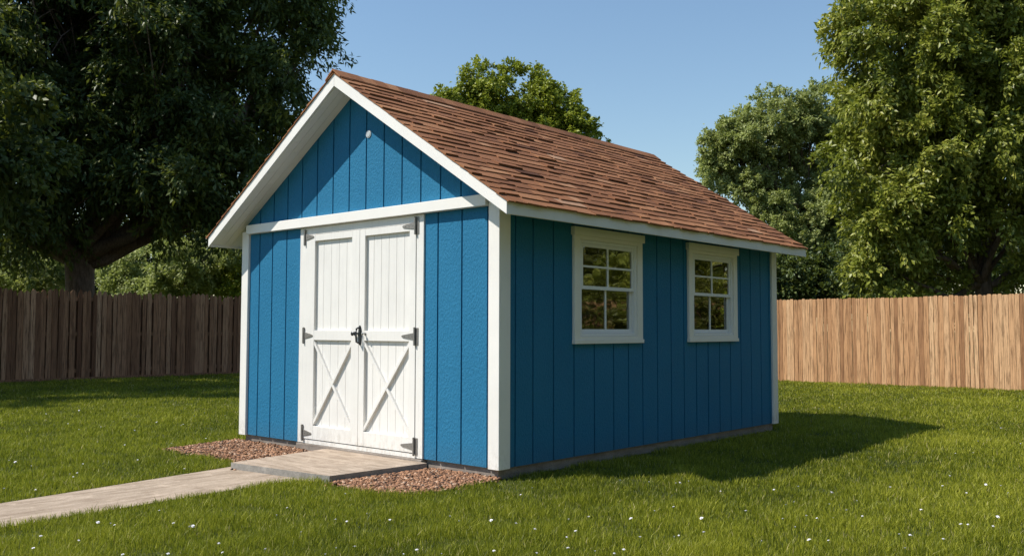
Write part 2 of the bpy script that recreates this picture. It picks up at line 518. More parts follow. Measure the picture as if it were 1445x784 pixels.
# sloping soffit boards under the front and rear overhang
for (y0, y1) in ((-OA + .0225, -.001), (D + .001, D + OC - .0225)):
    for sgn in (-1, 1):
        mb = MB()
        xend = HW - .0225; n_b = 3; bw = (y1 - y0) / n_b
        for k in range(n_b):
            u = 0.0; off = .22 * k
            cuts = [0] + list(np.arange(.25 + off * .6, xend - .05, .42)) + [xend]
            for i in range(len(cuts) - 1):
                a, b = cuts[i] + .0015, cuts[i + 1] - .0015
                if b - a < .02: continue
                xa, xb = XC + sgn * a, XC + sgn * b
                h = random.uniform(0, .0012)
                za, zb = soffit_z(a) - h, soffit_z(b) - h
                mb.prism([(xa, za), (xb, zb), (xb, zb + .008), (xa, za + .008)], 1, y0 + k * bw + .0015, y0 + (k + 1) * bw - .0015)
        a, b = 0, xend
        xa, xb = XC + sgn * a, XC + sgn * b
        za, zb = soffit_z(a), soffit_z(b)
        mb.prism([(xa, za + .009), (xb, zb + .009), (xb, zb + .014), (xa, za + .014)], 1, y0, y1)
        part(mb, 'rake_soffit', M['white'], roof)

# gable vent
mb = MB()
mb.tube([(-1.662, .0, 2.944), (-1.662, -.007, 2.944)], [.036, .036], 20)
mb.tube([(-1.662, -.007, 2.944), (-1.662, -.010, 2.944)], [.030, .026], 20)
part(mb, 'gable_vent', M['ventgrey'])

# door frame
FY = -.016
mb = MB()
mb.box(-2.695, -2.602, FY, .026, 0, 2.124); mb.box(-.972, -.880, FY, .026, 0, 2.124)
mb.box(-2.602, -.972, FY - .0, .026, 2.052, 2.124)
mb.box(-2.602, -.972, FY + .001, .026, -.004, .036)
part(mb, 'door_frame', M['door'], bevel=.002)

def door_leaf(x0, x1, sl, sr, hinge_side, label):
    PY = .006                       # face of the recessed planks
    SY = -.022                      # face of stiles and rails
    mb = MB()
    z0, z1 = .043, 2.048
    a, b = x0 + sl, x1 - sr
    n_p = 5 if b - a < .6 else 6
    pw = (b - a + .02) / n_p
    for k in range(n_p):
        mb.box(a - .01 + k * pw + .0016, a - .01 + (k + 1) * pw - .0016, PY, PY + .012, z0 + .02, z1 - .02)
    mb.box(a - .02, b + .02, PY + .008, PY + .02, z0 + .01, z1 - .01)
    door = part(mb, 'door', M['door'], shed, bevel=.0008)
    door['label'] = label
    mb = MB()
    mb.box(x0, x0 + sl, SY, .02, z0, z1); mb.box(x1 - sr, x1, SY, .02, z0, z1)
    for r0, r1 in ((z0, .175), (1.010, 1.105), (1.985, z1)):
        mb.box(x0 + sl, x1 - sr, SY + .0008, .02, r0, r1)
    part(mb, 'door_stiles', M['door'], door, bevel=.0015)
    for flip in (0, 1):             # the crossed braces
        p0, p1 = Vector((a, .185)), Vector((b, 1.0))
        if flip: p0, p1 = Vector((b, .185)), Vector((a, 1.0))
        d = (p1 - p0).normalized(); nrm = Vector((-d.y, d.x)) * .026
        # trimmed upright at the stiles
        dy = .026 / abs(d.x)
        if not flip: poly = [(a, .178), (a, .178 + dy), (b - .0, 1.005), (b, 1.005 - dy)]
        else: poly = [(b, .178), (b, .178 + dy), (a, 1.005), (a, 1.005 - dy)]
        mb = MB(); mb.prism(poly, 1, SY + (.004 if flip else .0025), PY + .0005)
        part(mb, 'brace', M['door'], door, bevel=.001)
    for hz in (.10, 1.055, 2.03):
        mb = MB()
        s = 1 if hinge_side == 'R' else -1
        hx = x1 if s > 0 else x0
        jy = FY - .006
        mb.box(min(hx + s * .004, hx + s * .036), max(hx + s * .004, hx + s * .036), jy, FY - .0005, hz - .075, hz + .075)
        mb.tube([(hx, SY - .010, hz - .08), (hx, SY - .010, hz + .08)], [.010, .010], 10)
        st = .165 if s > 0 else .13
        poly = [(hx, hz - .032), (hx, hz + .032), (hx - s * .05, hz + .026), (hx - s * st, hz + .010), (hx - s * (st + .012), hz), (hx - s * st, hz - .010), (hx - s * .05, hz - .026)]
        mb.prism(poly, 1, SY - .007, SY - .0005)
        for q in (.035, .085, .135):
            if q < st: mb.tube([(hx - s * q, SY - .0065, hz), (hx - s * q, SY - .0095, hz)], [.006, .005], 8)
        part(mb, 'hinge', M['metal'], door, bevel=.001)
    return door
d1 = door_leaf(-2.600, -1.752, .158, .112, 'L', 'left white door leaf with crossed brace and dark hinges')
d2 = door_leaf(-1.748, -.975, .078, .082, 'R', 'right white door leaf with crossed brace, latch plate at its edge')
# latch on the right leaf, knobs on both
mb = MB()
hx, hy = -1.728, -.0225
prof = [(hx + .022 * math.cos(t), 1.060 + .092 * math.sin(t)) for t in np.linspace(0, 2 * math.pi, 24, endpoint=False)]
mb.prism(prof, 1, hy - .008, hy)
mb.tube([(hx, hy - .01, .985), (hx, hy - .045, 1.0), (hx, hy - .05, 1.06), (hx, hy - .045, 1.12), (hx, hy - .01, 1.135)], [.009] * 5, 10)
mb.box(hx - .045, hx + .01, hy - .016, hy - .006, 1.068, 1.086)
part(mb, 'latch', M['dark'], d2)
for kx, dr, mt, rad in ((-1.80, d1, M['dark'], .021), (-1.655, d2, M['steel'], .014)):
    mb = MB()
    z = 1.075
    mb.tube([(kx, -.0225, z), (kx, -.027, z)], [rad * .95, rad * .95], 14)
    mb.tube([(kx, -.027, z), (kx, -.045, z), (kx, -.050, z), (kx, -.060, z), (kx, -.066, z)], [.007, .007, rad * .9, rad, rad * .6], 14)
    part(mb, 'knob', mt, dr, smooth=False)

# windows
def window(w0, w1, label):
    o0, o1 = w0 + .112, w1 - .112
    c0, c1 = w0 + .082, w1 - .082
    top, bot = 2.0, .995
    mb = MB()
    mb.box(.0005, .028, w0, c0, bot + .03, top - .04); mb.box(.0005, .028, c1, w1, bot + .03, top - .04)
    mb.box(.0005, .0275, c0, c1, bot + .03, 1.056); mb.box(.0005, .0275, c0, c1, 1.926, top - .04)
    fr = MB()
    fr.box(-.06, .013, c0 + .0008, o0 + .012, 1.0568, 1.9252); fr.box(-.06, .013, o1 - .012, c1 - .0008, 1.0568, 1.9252)
    fr.box(-.06, .0125, o0 + .012, o1 - .012, 1.898, 1.9252); fr.box(-.06, .016, o0 + .012, o1 - .012, 1.0568, 1.084)
    win = part(mb, 'window', M['cream'], shed, bevel=.0015)
    win['label'] = label
    part(fr, 'window_frame', M['vinyl'], win, bevel=.0015)
    mb = MB(); mb.box(.0005, .045, w0 - .018, w1 + .018, top - .04, top + .035)
    part(mb, 'head_trim', M['cream'], win, bevel=.002)
    mb = MB(); mb.box(.0005, .038, w0 - .006, w1 + .006, bot - .005, bot + .03)
    part(mb, 'sill', M['cream'], win, bevel=.002)
    yl, yr = o0 + .0125, o1 - .0125
    ym = (yl + yr) / 2
    def sash(xf, z0, z1, fb, ft, horiz):
        mb = MB(); xb = xf - .024
        mb.box(xb, xf, yl, yl + .03, z0, z1); mb.box(xb, xf, yr - .03, yr, z0, z1)
        mb.box(xb, xf - .0008, yl + .03, yr - .03, z0, z0 + fb); mb.box(xb, xf - .0008, yl + .03, yr - .03, z1 - ft, z1)
        mb.box(xb + .006, xf - .004, ym - .010, ym + .010, z0 + fb, z1 - ft)
        if horiz:
            zc = (z0 + fb + z1 - ft) / 2
            mb.box(xb + .006, xf - .0045, yl + .03, ym - .010, zc - .009, zc + .009)
            mb.box(xb + .006, xf - .0045, ym + .010, yr - .03, zc - .009, zc + .009)
        part(mb, 'sash', M['vinyl'], win, bevel=.0008)
        mb = MB(); mb.box(xb + .009, xb + .012, yl + .031, yr - .031, z0 + fb + .001, z1 - ft - .001)
        part(mb, 'pane', M['glass'], win)
    sash(.006, 1.482, 1.897, .032, .03, True)
    sash(-.021, 1.085, 1.512, .036, .028, False)
window(*WINS[0], 'double-hung window nearer the front corner post')
window(*WINS[1], 'double-hung window nearer the rear corner of the side wall')

# ------------------------------------------------------------------ ramp, path, gravel
RZ = -.024
rp = [on_ground(430, 636, RZ), on_ground(567, 658, RZ), on_ground(465, 671, RZ), on_ground(326, 652, RZ)]
rp[0][1] = rp[1][1] = -.0315
mb = MB()
top = [tuple(p) for p in rp]
botm = [(p[0], p[1], -.16) for p in rp]
vs = top + botm
mb.poly(vs, [(0, 1, 2, 3)], mi=0)
mb.poly(vs, [(4, 7, 6, 5), (0, 4, 5, 1), (1, 5, 6, 2), (2, 6, 7, 3), (3, 7, 4, 0)], mi=1)
o = mb.build('door_ramp', [M['ramp'], M['edge']], fix=True)
tag(o, 'low concrete slab ramp in front of the white double doors', 'ramp')
pl = [on_ground(325, 660), on_ground(0, 712)]
pr_ = [on_ground(412, 679), on_ground(0, 747)]
def ext(a, b, y):
    t = (y - a[1]) / (b[1] - a[1]); return a[0] + (b[0] - a[0]) * t
left = [(ext(pl[0], pl[1], y), y) for y in (-.86, -3.2)] + [(-1.70, -9.0)]
right = [(rp[2][0] - .005, -.86), (ext(pr_[0], pr_[1], -1.25), -1.25), (ext(pr_[0], pr_[1], -3.2), -3.2), (-.80, -9.0)]
PATH = left + right[::-1]
mb = MB()
n_ = len(PATH)
mb.poly([(x, y, GZ + .012) for x, y in PATH] + [(x, y, GZ - .1) for x, y in PATH], [tuple(range(n_))] + [(i, i + n_, (i + 1) % n_ + n_, (i + 1) % n_) for i in range(n_)])
o = mb.build('path', M['path']); tag(o, 'pale concrete path leading across the lawn to the ramp', kind='structure')

def in_poly(x, y, P):
    inside = np.zeros(len(x), bool); j = len(P) - 1
    for i in range(len(P)):
        xi, yi = P[i][0], P[i][1]; xj, yj = P[j][0], P[j][1]
        c = ((yi > y) != (yj > y)) & (x < (xj - xi) * (y - yi) / (yj - yi + 1e-12) + xi)
        inside ^= c; j = i
    return inside
GR_L = [tuple(on_ground(px, py)[:2]) for px, py in ((228, 636), (322, 652), (330, 656))] + [(rp[3][0], rp[3][1]), (rp[0][0], .03), (-3.86, .03)]
GR_R = [(rp[2][0], rp[2][1])] + [tuple(on_ground(px, py)[:2]) for px, py in ((480, 689), (520, 697), (582, 700), (640, 692), (700, 680))] + [(.03, .03), (rp[1][0], .03)]

ICO_V = []; ICO_F = []
bm = bmesh.new(); bmesh.ops.create_icosphere(bm, subdivisions=1, radius=1)
ICO_V = np.array([v.co[:] for v in bm.verts]); ICO_F = np.array([[v.index for v in f.verts] for f in bm.faces]); bm.free()
def gravel(P, name, label, n):
    xs = np.array([p[0] for p in P]); ys = np.array([p[1] for p in P])
    pts = np.stack([rng.uniform(xs.min(), xs.max(), n * 3), rng.uniform(ys.min(), ys.max(), n * 3)], 1)
    pts = pts[in_poly(pts[:, 0], pts[:, 1], P)][:n]
    cen = pts.mean(0)
    stray = pts[rng.integers(0, len(pts), 260)]; stray = cen + (stray - cen) * rng.uniform(1.0, 1.16, (260, 1)); stray = stray[stray[:, 1] < -.03]
    stray = stray[~in_poly(stray[:, 0], stray[:, 1], [(p[0], p[1]) for p in rp])]
    pts = np.concatenate([pts, stray])
    k = len(pts)
    # distance to the bed's outline makes the bed heap up slightly
    dmin = np.full(k, 9.)
    for i in range(len(P)):
        a = np.array(P[i]); b = np.array(P[(i + 1) % len(P)]); ab = b - a
        t = np.clip(((pts - a) @ ab) / (ab @ ab), 0, 1)
        dmin = np.minimum(dmin, np.linalg.norm(pts - a - t[:, None] * ab, axis=1))
    h = np.minimum(dmin * .2, .010) * in_poly(pts[:, 0], pts[:, 1], P)
    r = rng.uniform(.008, .0175, k)
    sc = np.stack([r * rng.uniform(.8, 1.4, k), r * rng.uniform(.8, 1.2, k), r * rng.uniform(.5, .9, k)], 1)
    V = ICO_V[None] * (1 + rng.uniform(-.16, .16, (k, 12, 1))) * sc[:, None]
    th = rng.uniform(0, 6.28, k); c, s = np.cos(th)[:, None], np.sin(th)[:, None]
    ti = rng.normal(0, .35, k)[:, None]
    x = V[:, :, 0] * c - V[:, :, 1] * s; y = V[:, :, 0] * s + V[:, :, 1] * c
    z = V[:, :, 2] + x * ti
    V = np.stack([x + pts[:, :1], y + pts[:, 1:], z + (GZ + .004 + h + rng.uniform(0, .012, k))[:, None]], 2).reshape(-1, 3)
    Fc = (ICO_F[None] + (np.arange(k) * 12)[:, None, None]).reshape(-1, 3)
    tn = np.repeat(np.clip(rng.normal(.52, .28, k), 0, 1), len(ICO_F))
    tag(np_mesh(name, V, Fc, M['gravel'], tn), label, 'gravel', kind='stuff')
gravel(GR_L, 'gravel', 'reddish brown gravel left of the ramp by the left corner post', 4200)
gravel(GR_R, 'gravel', 'reddish brown gravel right of the ramp by the near corner post', 4200)

# ------------------------------------------------------------------ ground
mb = MB()
N = 60
ex = np.concatenate([[-900, -300, -120], np.linspace(-60, 40, N), [120, 300, 900]])
ey = np.concatenate([[-900, -300, -100], np.linspace(-30, 70, N), [150, 300, 900]])
gx, gy = np.meshgrid(ex, ey, indexing='ij')
near = np.exp(-(((gx + 5) / 26) ** 2 + ((gy - 3) / 26) ** 2))
gz = GZ + 0 * gx
V = np.stack([gx, gy, gz], 2).reshape(-1, 3)
ny = len(ey)
Fq = np.array([[i * ny + j, (i + 1) * ny + j, (i + 1) * ny + j + 1, i * ny + j + 1] for i in range(len(ex) - 1) for j in range(ny - 1)])
tag(np_mesh('ground', V, Fq, M['ground']), 'flat soil under the back garden lawn', kind='structure')

# ------------------------------------------------------------------ grass
def patch_noise(x, y, s, seed):
    r = np.random.default_rng(seed); v = 0
    for k in range(7):
        a = r.uniform(0, 6.28); f = s * r.uniform(.6, 2.2)
        v = v + np.sin((x * math.cos(a) + y * math.sin(a)) * f + r.uniform(0, 6.28) + 1.3 * np.sin((x * math.sin(a) - y * math.cos(a)) * f * .7 + r.uniform(0, 6)))
    return v / 4.0

def grass():
    d0, d1 = 3.4, 27.
    n = 1250000
    # depth sampled so density falls with the square of distance
    u = rng.random(n)
    d = d0 * (d1 / d0) ** u
    lat = rng.uniform(-.66, .66, n)
    f2 = FW[:2] / np.linalg.norm(FW[:2]); r2 = np.array([f2[1], -f2[0]])
    x = CAM[0] + f2[0] * d + r2[0] * lat * d
    y = CAM[1] + f2[1] * d + r2[1] * lat * d
    keep = (x > -17.0) & (y < 15.15)
    keep &= ~((x > -W - .0) & (x < .0) & (y > 0.0) & (y < D))
    keep &= ~in_poly(x, y, PATH)
    rp2 = [(p[0], p[1]) for p in rp]
    keep &= ~in_poly(x, y, rp2) & ~in_poly(x, y, GR_L) & ~in_poly(x, y, GR_R)
    # bare, thinner spots
    clump = patch_noise(x, y, 6, 3)
    keep &= rng.random(n) < .80 + .2 * clump
    x, y, d, clump = x[keep], y[keep], d[keep], clump[keep]
    n = len(x)
    big = patch_noise(x, y, 1.1, 5)
    h = (.044 + .014 * clump + .006 * big) * rng.uniform(.55, 1.35, n)
    tall = rng.random(n) < .025
    h[tall] *= 1.45
    h = np.clip(h, .014, .085)
    w = .0044 * (d / 6.0) ** .85 * rng.uniform(.7, 1.3, n)
    nearshed = ((x > -.0) & (x < .12) & (y > -.1) & (y < D))
    h[nearshed] *= .8
    az = rng.uniform(0, 6.283, n)
    lean = np.abs(rng.normal(.25, .38, n)) * h
    la = rng.uniform(0, 6.283, n)
    lx, ly = np.cos(la) * lean, np.sin(la) * lean
    cx, cy = np.cos(az) * w / 2, np.sin(az) * w / 2
    z0 = np.full(n, GZ - .004)
    V = np.empty((n, 5, 3))
    V[:, 0] = np.stack([x - cx, y - cy, z0], 1); V[:, 1] = np.stack([x + cx, y + cy, z0], 1)
    hm = h * .55
    V[:, 2] = np.stack([x + cx * .8 + lx * .3, y + cy * .8 + ly * .3, z0 + hm], 1)
    V[:, 3] = np.stack([x - cx * .8 + lx * .3, y - cy * .8 + ly * .3, z0 + hm], 1)
    V[:, 4] = np.stack([x + lx, y + ly, z0 + h], 1)
    base = (np.arange(n) * 5)[:, None]
    Fc = np.concatenate([base + np.array([[0, 1, 2]]), base + np.array([[0, 2, 3]]), base + np.array([[3, 2, 4]])], 1).reshape(-1, 3)
    t = np.clip(.5 + .20 * big + .10 * clump + rng.normal(0, .22, n), 0, .93)
    dry = rng.random(n) < .03
    t[dry] = 1
    o = np_mesh('grass', V.reshape(-1, 3), Fc, M['grass'], np.repeat(t, 3))
    tag(o, 'mown green lawn grass around the shed out to the fences', 'grass', kind='stuff')
grass()

# ------------------------------------------------------------------ flowers
Z1 = [(359,124),(204,140),(306,184),(363,210),(515,174),(460,199),(608,215),(441,268),(567,281),(779,275),(834,187),(818,192),(884,150),(925,133),(1022,147),(932,251),(711,178),(623,349),(830,389),(136,376),(317,413),(352,408),(340,424),(373,365),(160,487),(175,481),(18,480),(70,358),(38,352),(731,578),(447,632),(504,638),(528,644),(178,694),(350,712),(155,748),(559,777),(759,774),(875,647),(862,653),(1024,767),(999,722),(788,636),(120,241),(670,425)]
Z2 = [(122,268),(187,226),(248,363),(59,460),(386,490),(454,454),(461,292),(530,297),(633,260),(757,291),(566,446),(915,462),(1048,487),(1351,467),(1159,301),(1334,295),(511,146),(823,486),(1102,275)]
Z3 = [(625,151),(1012,155),(939,167),(952,162),(120,193),(74,229),(792,159),(1203,212),(805,321),(924,300),(1337,322),(687,366),(454,356),(322,370),(132,425),(374,436),(307,466),(1082,362),(1103,443),(966,462),(918,470),(736,472),(1409,491),(578,560),(639,541),(470,551),(140,563),(25,394),(332,532)]
Z4 = [(479,337),(563,472),(807,466),(997,460),(1073,466),(1088,496),(935,315),(854,317),(833,421),(965,264),(1067,204),(1156,275),(1111,175),(418,535),(297,496),(280,548),(371,577),(444,601),(305,612),(247,612),(190,602),(180,601),(89,552),(87,616),(136,654),(291,716),(199,712),(40,482),(124,539),(709,573),(891,640),(930,641),(1030,648),(611,687),(652,688),(807,708),(918,498),(631,750),(245,117),(334,111),(151,470),(1053,605),(854,208)]
def flower_mesh(seed, size):
    r = random.Random(seed)
    mb = MB()
    lean = Vector((r.uniform(-.012, .012), r.uniform(-.012, .012), 0))
    hh = .052
    topp = Vector((0, 0, hh)) + lean
    mb.tube([(0, 0, -.005), tuple(lean * .4 + Vector((0, 0, hh * .5))), tuple(topp)], [.0013, .0011, .0010], 4, mi=1)
    n = Vector((r.uniform(-.5, .5), r.uniform(-.5, .5), 1)).normalized()
    a = n.orthogonal().normalized(); b = n.cross(a)
    k = 9
    for ring, (rad, lift, tilt) in enumerate(((1, 0, .30), (.62, .22, .55))):
        for i in range(k):
            t = 2 * math.pi * (i + ring * .5) / k
            d = a * math.cos(t) + b * math.sin(t); s = n.cross(d)
            rr = size * rad * r.uniform(.85, 1.1)
            p0 = topp + n * size * lift
            p1 = p0 + d * rr * .6 + s * rr * .24 + n * rr * tilt * .6
            p2 = p0 + d * rr + n * rr * tilt
            p3 = p0 + d * rr * .6 - s * rr * .24 + n * rr * tilt * .6
            mb.poly([p0, p1, p2, p3], [(0, 1, 2, 3)])
    mb.tube([tuple(topp - n * .001), tuple(topp + n * size * .5)], [size * .36, size * .26], 7, mi=0)
    return mb
protos = []
for k, sz in enumerate((.0105, .0085, .013)):
    o = flower_mesh(k + 3, sz).build('lawn_flower', [M['petal'], M['stem']], fix=False)
    protos.append(o)
def flowers():
    items = []
    for lst, s, ox, oy in ((Z1, 1157 / 360, 0, 540), (Z2, 1445 / 360, 360, 660), (Z3, 1445 / 360, 720, 640), (Z4, 1173 / 365, 1080, 540)):
        for zx, zy in lst: items.append((ox + zx / s, oy + zy / s))
    used = set()
    rr = random.Random(5)
    for px, py in items:
        p = on_ground(px, py, GZ + .052)
        if in_poly(np.array([p[0]]), np.array([p[1]]), PATH)[0]: continue
        k = rr.choice((0, 0, 1, 1, 2))
        if k in used:
            o = protos[k].copy(); COL.objects.link(o)
        else:
            o = protos[k]; used.add(k)
        o.location = (p[0], p[1], GZ)
        o.rotation_euler = (rr.uniform(-.12, .12), rr.uniform(-.12, .12), rr.uniform(0, 6.28))
        if p[0] < -1.9 and p[1] > -3.4 and px < 420 and py < 712 - px * .16:
            tag(o, 'tiny white flower in the sunlit lawn left of the path', 'flower', 'white flowers in the lawn left of the path')
        elif px < 722:
            tag(o, 'tiny white flower in the grass between the path and the near corner post', 'flower', 'white flowers in the front lawn')
        else:
            tag(o, 'tiny white flower in the open lawn on the window side of the shed', 'flower', 'white flowers in the lawn beside the windows')
flowers()

# ------------------------------------------------------------------ fences
def fence_right():
    root = empty('wooden_fence', 'sunlit tan board fence behind the shed and below the right trees', 'fence', (-1, 15.05, GZ))
    mb = MB(); x = -16.8
    while x < 15.5:
        w = random.uniform(.075, .115)
        h = 1.858 + random.uniform(-.014, .014) + .02 * math.sin(x * .35)
        t = min(1, max(0, random.gauss(.55, .24)))
        if random.random() < .04: t = .0
        y = 15.05 + random.uniform(-.004, .004)
        a, b = x + .002, x + w - random.choice((.003, .003, .004, .010))
        c = random.uniform(.012, .024)
        mb.prism([(a, GZ), (b, GZ), (b, h - c), (b - c, h), (a + c, h), (a, h - c)], 1, y, y + .02, t)
        x += w
    mb.v = [(p[0] + 1, p[1] - 15.05, p[2] - GZ) for p in mb.v]
    mb.build('board_panel', M['fenceR'], root)
    for z in (.25, .95, 1.62):
        mb = MB(); mb.box(-15.8, 16.5, .026, .066, z - .04, z + .05, .4); mb.build('rail', M['fenceR'], root)
    for k in range(13):
        mb = MB(); px = -15.7 + k * 2.6; mb.box(px - .05, px + .05, .068, .16, -.0, 1.9, .3); mb.build('post', M['fenceR'], root)
def fence_left():
    root = empty('wooden_fence', 'weathered dark picket fence in shade under the big left tree', 'fence', (-16.9, 3, GZ))
    mb = MB(); y = -14.
    while y < 14.9:
        w = random.uniform(.085, .135)
        h = 2.00 + random.uniform(-.05, .045)
        t = min(1, max(0, random.gauss(.5, .25)))
        x = -16.9 + random.uniform(-.012, .012)
        gap = random.choice((-.01, .003, .008, .016, .03, .045))
        a, b = y, y + w - .002
        tilt = random.uniform(-.008, .008)
        c = random.uniform(.045, .08)
        mm_ = (a + b) / 2
        mb.prism([(a, GZ + .02), (b, GZ + .02), (b + tilt, h - c), (mm_ + .012 + tilt, h), (mm_ - .012 + tilt, h), (a + tilt, h - c)], 0, x - .02, x, t)
        y += w + gap
    mb.v = [(p[0] + 16.9, p[1] - 3, p[2] - GZ) for p in mb.v]
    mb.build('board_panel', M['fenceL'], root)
    # boards nailed behind, seen through the gaps; tone darkened to paint in the gap shade
    mb = MB(); y = -14.
    while y < 14.9:
        w = random.uniform(.12, .16)
        if True:
            h0 = GZ + .03; h1 = 1.86 + random.uniform(-.1, .06)
            if h1 > h0: mb.box(-16.985, -16.965, y, y + w - .004, h0, h1, random.random() * .25)
        y += w
    mb.v = [(p[0] + 16.9, p[1] - 3, p[2] - GZ) for p in mb.v]
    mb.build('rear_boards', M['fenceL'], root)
    for z in (.22, 1.08, 1.9):
        mb = MB(); mb.box(-.063, -.023, -17, 11.9, z - .04, z + .045, .45); mb.build('rail', M['fenceL'], root)
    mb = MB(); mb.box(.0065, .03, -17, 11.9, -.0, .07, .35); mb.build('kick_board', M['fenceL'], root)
    for k in range(12):
        mb = MB(); py = -16.8 + k * 2.55; mb.box(-.19, -.09, py - .05, py + .05, 0, 2.02, .3); mb.build('post', M['fenceL'], root)
fence_right(); fence_left()

# ------------------------------------------------------------------ trees
def leaves(centers, radii, n_per, L, Wd, droop, seed, outdir):
    r = np.random.default_rng(seed)
    k = len(centers)
    cnt = np.maximum(8, (n_per * (radii / radii.mean()) ** 2).astype(int))
    idx = np.repeat(np.arange(k), cnt); n = len(idx)
    # a few twigs per clump, the leaves sit along them
    TW = 9
    tw = r.normal(0, 1, (k, TW, 3)); tw += outdir[:, None] * .8; tw[:, :, 2] *= .75
    tw /= np.linalg.norm(tw, axis=2, keepdims=True)
    ti = r.integers(0, TW, n)
    T = tw[idx, ti]
    s = r.random(n) ** .55
    P = centers[idx] + T * (s * radii[idx])[:, None] * 1.15
    P[:, 2] -= droop * (s ** 2) * radii[idx]
    P += r.normal(0, .115, (n, 3)) * radii[idx][:, None]
    a = T * .7 + r.normal(0, .6, (n, 3)); a[:, 2] -= droop * .9 + .1
    a /= np.linalg.norm(a, axis=1, keepdims=True)
    nrm = r.normal(0, .6, (n, 3)) + np.array([0, 0, .8]) + outdir[idx] * .35
    side = np.cross(a, nrm); side /= np.linalg.norm(side, axis=1, keepdims=True) + 1e-9
    nn = np.cross(side, a)
    sz = r.uniform(.65, 1.25, n)[:, None]
    ln, wd = L * sz, Wd * sz
    fold = r.uniform(.05, .25, (n, 1)) * wd
    V = np.empty((n, 4, 3))
    V[:, 0] = P; V[:, 1] = P + a * ln * .45 + side * wd / 2 + nn * fold
    V[:, 2] = P + a * ln - nn * fold * .5; V[:, 3] = P + a * ln * .45 - side * wd / 2 + nn * fold
    b = (np.arange(n) * 4)[:, None]
    Fc = np.concatenate([b + np.array([[0, 1, 2]]), b + np.array([[0, 2, 3]])], 1).reshape(-1, 3)
    ct = r.normal(0, .13, k)
    t = np.clip(.5 + ct[idx] + r.normal(0, .17, n), 0, 1)
    return V.reshape(-1, 3), Fc, np.repeat(t, 2)

def tree(name, label, base, trunk_r, fork_h, blobs, mat, n_leaf, L, Wd, seed, clump=.62, spacing=1.0, droop=.35, lean=(0, 0), group=None, n_limb=None, shell=.5):
    """blobs: (centre, (rx, ry, rz)) masses of the crown in world space"""
    r = np.random.default_rng(seed)
    base = np.array([base[0], base[1], GZ])
    root = empty(name, label, 'shrub' if 'shrub' in name else 'tree', tuple(base), group)
    wood = MB()
    fork = base + np.array([lean[0], lean[1], fork_h])
    tr = trunk_r
    pts = [base + (fork - base) * t + np.array([.05 * math.sin(3 * t), .05 * math.cos(2.3 * t), 0]) * tr * 2 for t in (0, .08, .3, .65, 1, 1.12, 1.22)]
    wood.tube([tuple(p - base) for p in pts], [tr * 1.45, tr * 1.12, tr * .97, tr * .92, tr * .95, tr * .8, tr * .35], 12)
    cs, rs, outs = [], [], []
    allc = np.mean([b[0] for b in blobs], 0)
    for bi, (bc, br) in enumerate(blobs):
        bc = np.array(bc, float); br = np.array(br, float)
        dist = np.linalg.norm(bc - fork)
        ctrl = fork + (bc - fork) * .45 + np.array([0, 0, -.10 * dist]) + r.normal(0, .06 * dist, 3)
        lp = []
        m_ = 7
        r0 = tr * (.42 + .25 * r.random()) * (1 if len(blobs) < 7 else .8)
        for q in range(m_):
            t = q / (m_ - 1)
            p = (1 - t) ** 2 * fork + 2 * t * (1 - t) * ctrl + t * t * bc + (r.normal(0, .025 * dist, 3) if 0 < q < m_ - 1 else 0)
            lp.append(p)
        if n_limb is None or bi < n_limb:
            wood.tube([tuple(p - base) for p in lp], [r0 * (1 - .82 * q / (m_ - 1)) for q in range(m_)], 7)
        vol = br[0] * br[1] * br[2]
        k = max(5, int(vol ** (2 / 3) * 8.5 / (clump * clump) * .36 * spacing))
        for j in range(k):
            u = r.normal(0, 1, 3); u /= np.linalg.norm(u)
            rad = r.random() ** shell
            c = bc + u * br * rad * (1 + .12 * r.normal())
            if c[2] < .6: continue
            cs.append(c); rs.append(clump * r.uniform(.65, 1.3)); outs.append(u)
            q = int(r.integers(3, m_))
            st = lp[q]
            if (n_limb is None or bi < n_limb) and j % 2 == 0:
                mid = st + (c - st) * .5 + r.normal(0, .12, 3) * br
                rr0 = max(.012, r0 * .22)
                wood.tube([tuple(st - base), tuple(mid - base), tuple(c - base)], [rr0, rr0 * .6, rr0 * .22], 5)
    cs, rs, outs = np.array(cs), np.array(rs), np.array(outs)
    n_per = n_leaf / len(cs)
    V, Fc, T = leaves(cs, rs, n_per, L, Wd, droop, seed + 1, outs)
    wood.build('trunk', M['bark'], root, smooth=True)
    np_mesh('crown', V - base, Fc, mat, T, root)
    return root

def B(px, py, d, r, ry=None, rz=None):
    p = at(px, py, d)
    return (p, (r, ry or r, rz or r * .85))

# big dark tree, left
pb = at(113, 400, 26)
tree('large_tree', 'huge dark broadleaf tree with thick forked trunk behind the left fence', pb[:2], .41, 3.0,
     [B(115, 30, 26.5, 4.2), B(-90, 170, 25.5, 3.6), B(-150, -60, 27, 4), B(40, 210, 25, 2.7), B(170, 230, 25.5, 2.6), B(290, 215, 25.5, 2.3),
      B(270, 70, 25.5, 2.9), B(350, 150, 26, 2.1), B(372, 30, 26.5, 1.6), B(418, 95, 26.5, 1.0), B(380, -60, 27, 1.7), B(240, -110, 27, 4), B(40, -150, 27, 4.2),
      B(330, 270, 26.5, 1.5), B(110, 120, 29, 3.6), B(250, 160, 29, 3.2), B(10, 290, 26, 1.7), B(428, 30, 27, .65)],
     M['leaf_dark'], 300000, .20, .075, 11, clump=.8, droop=.55, spacing=1.25)
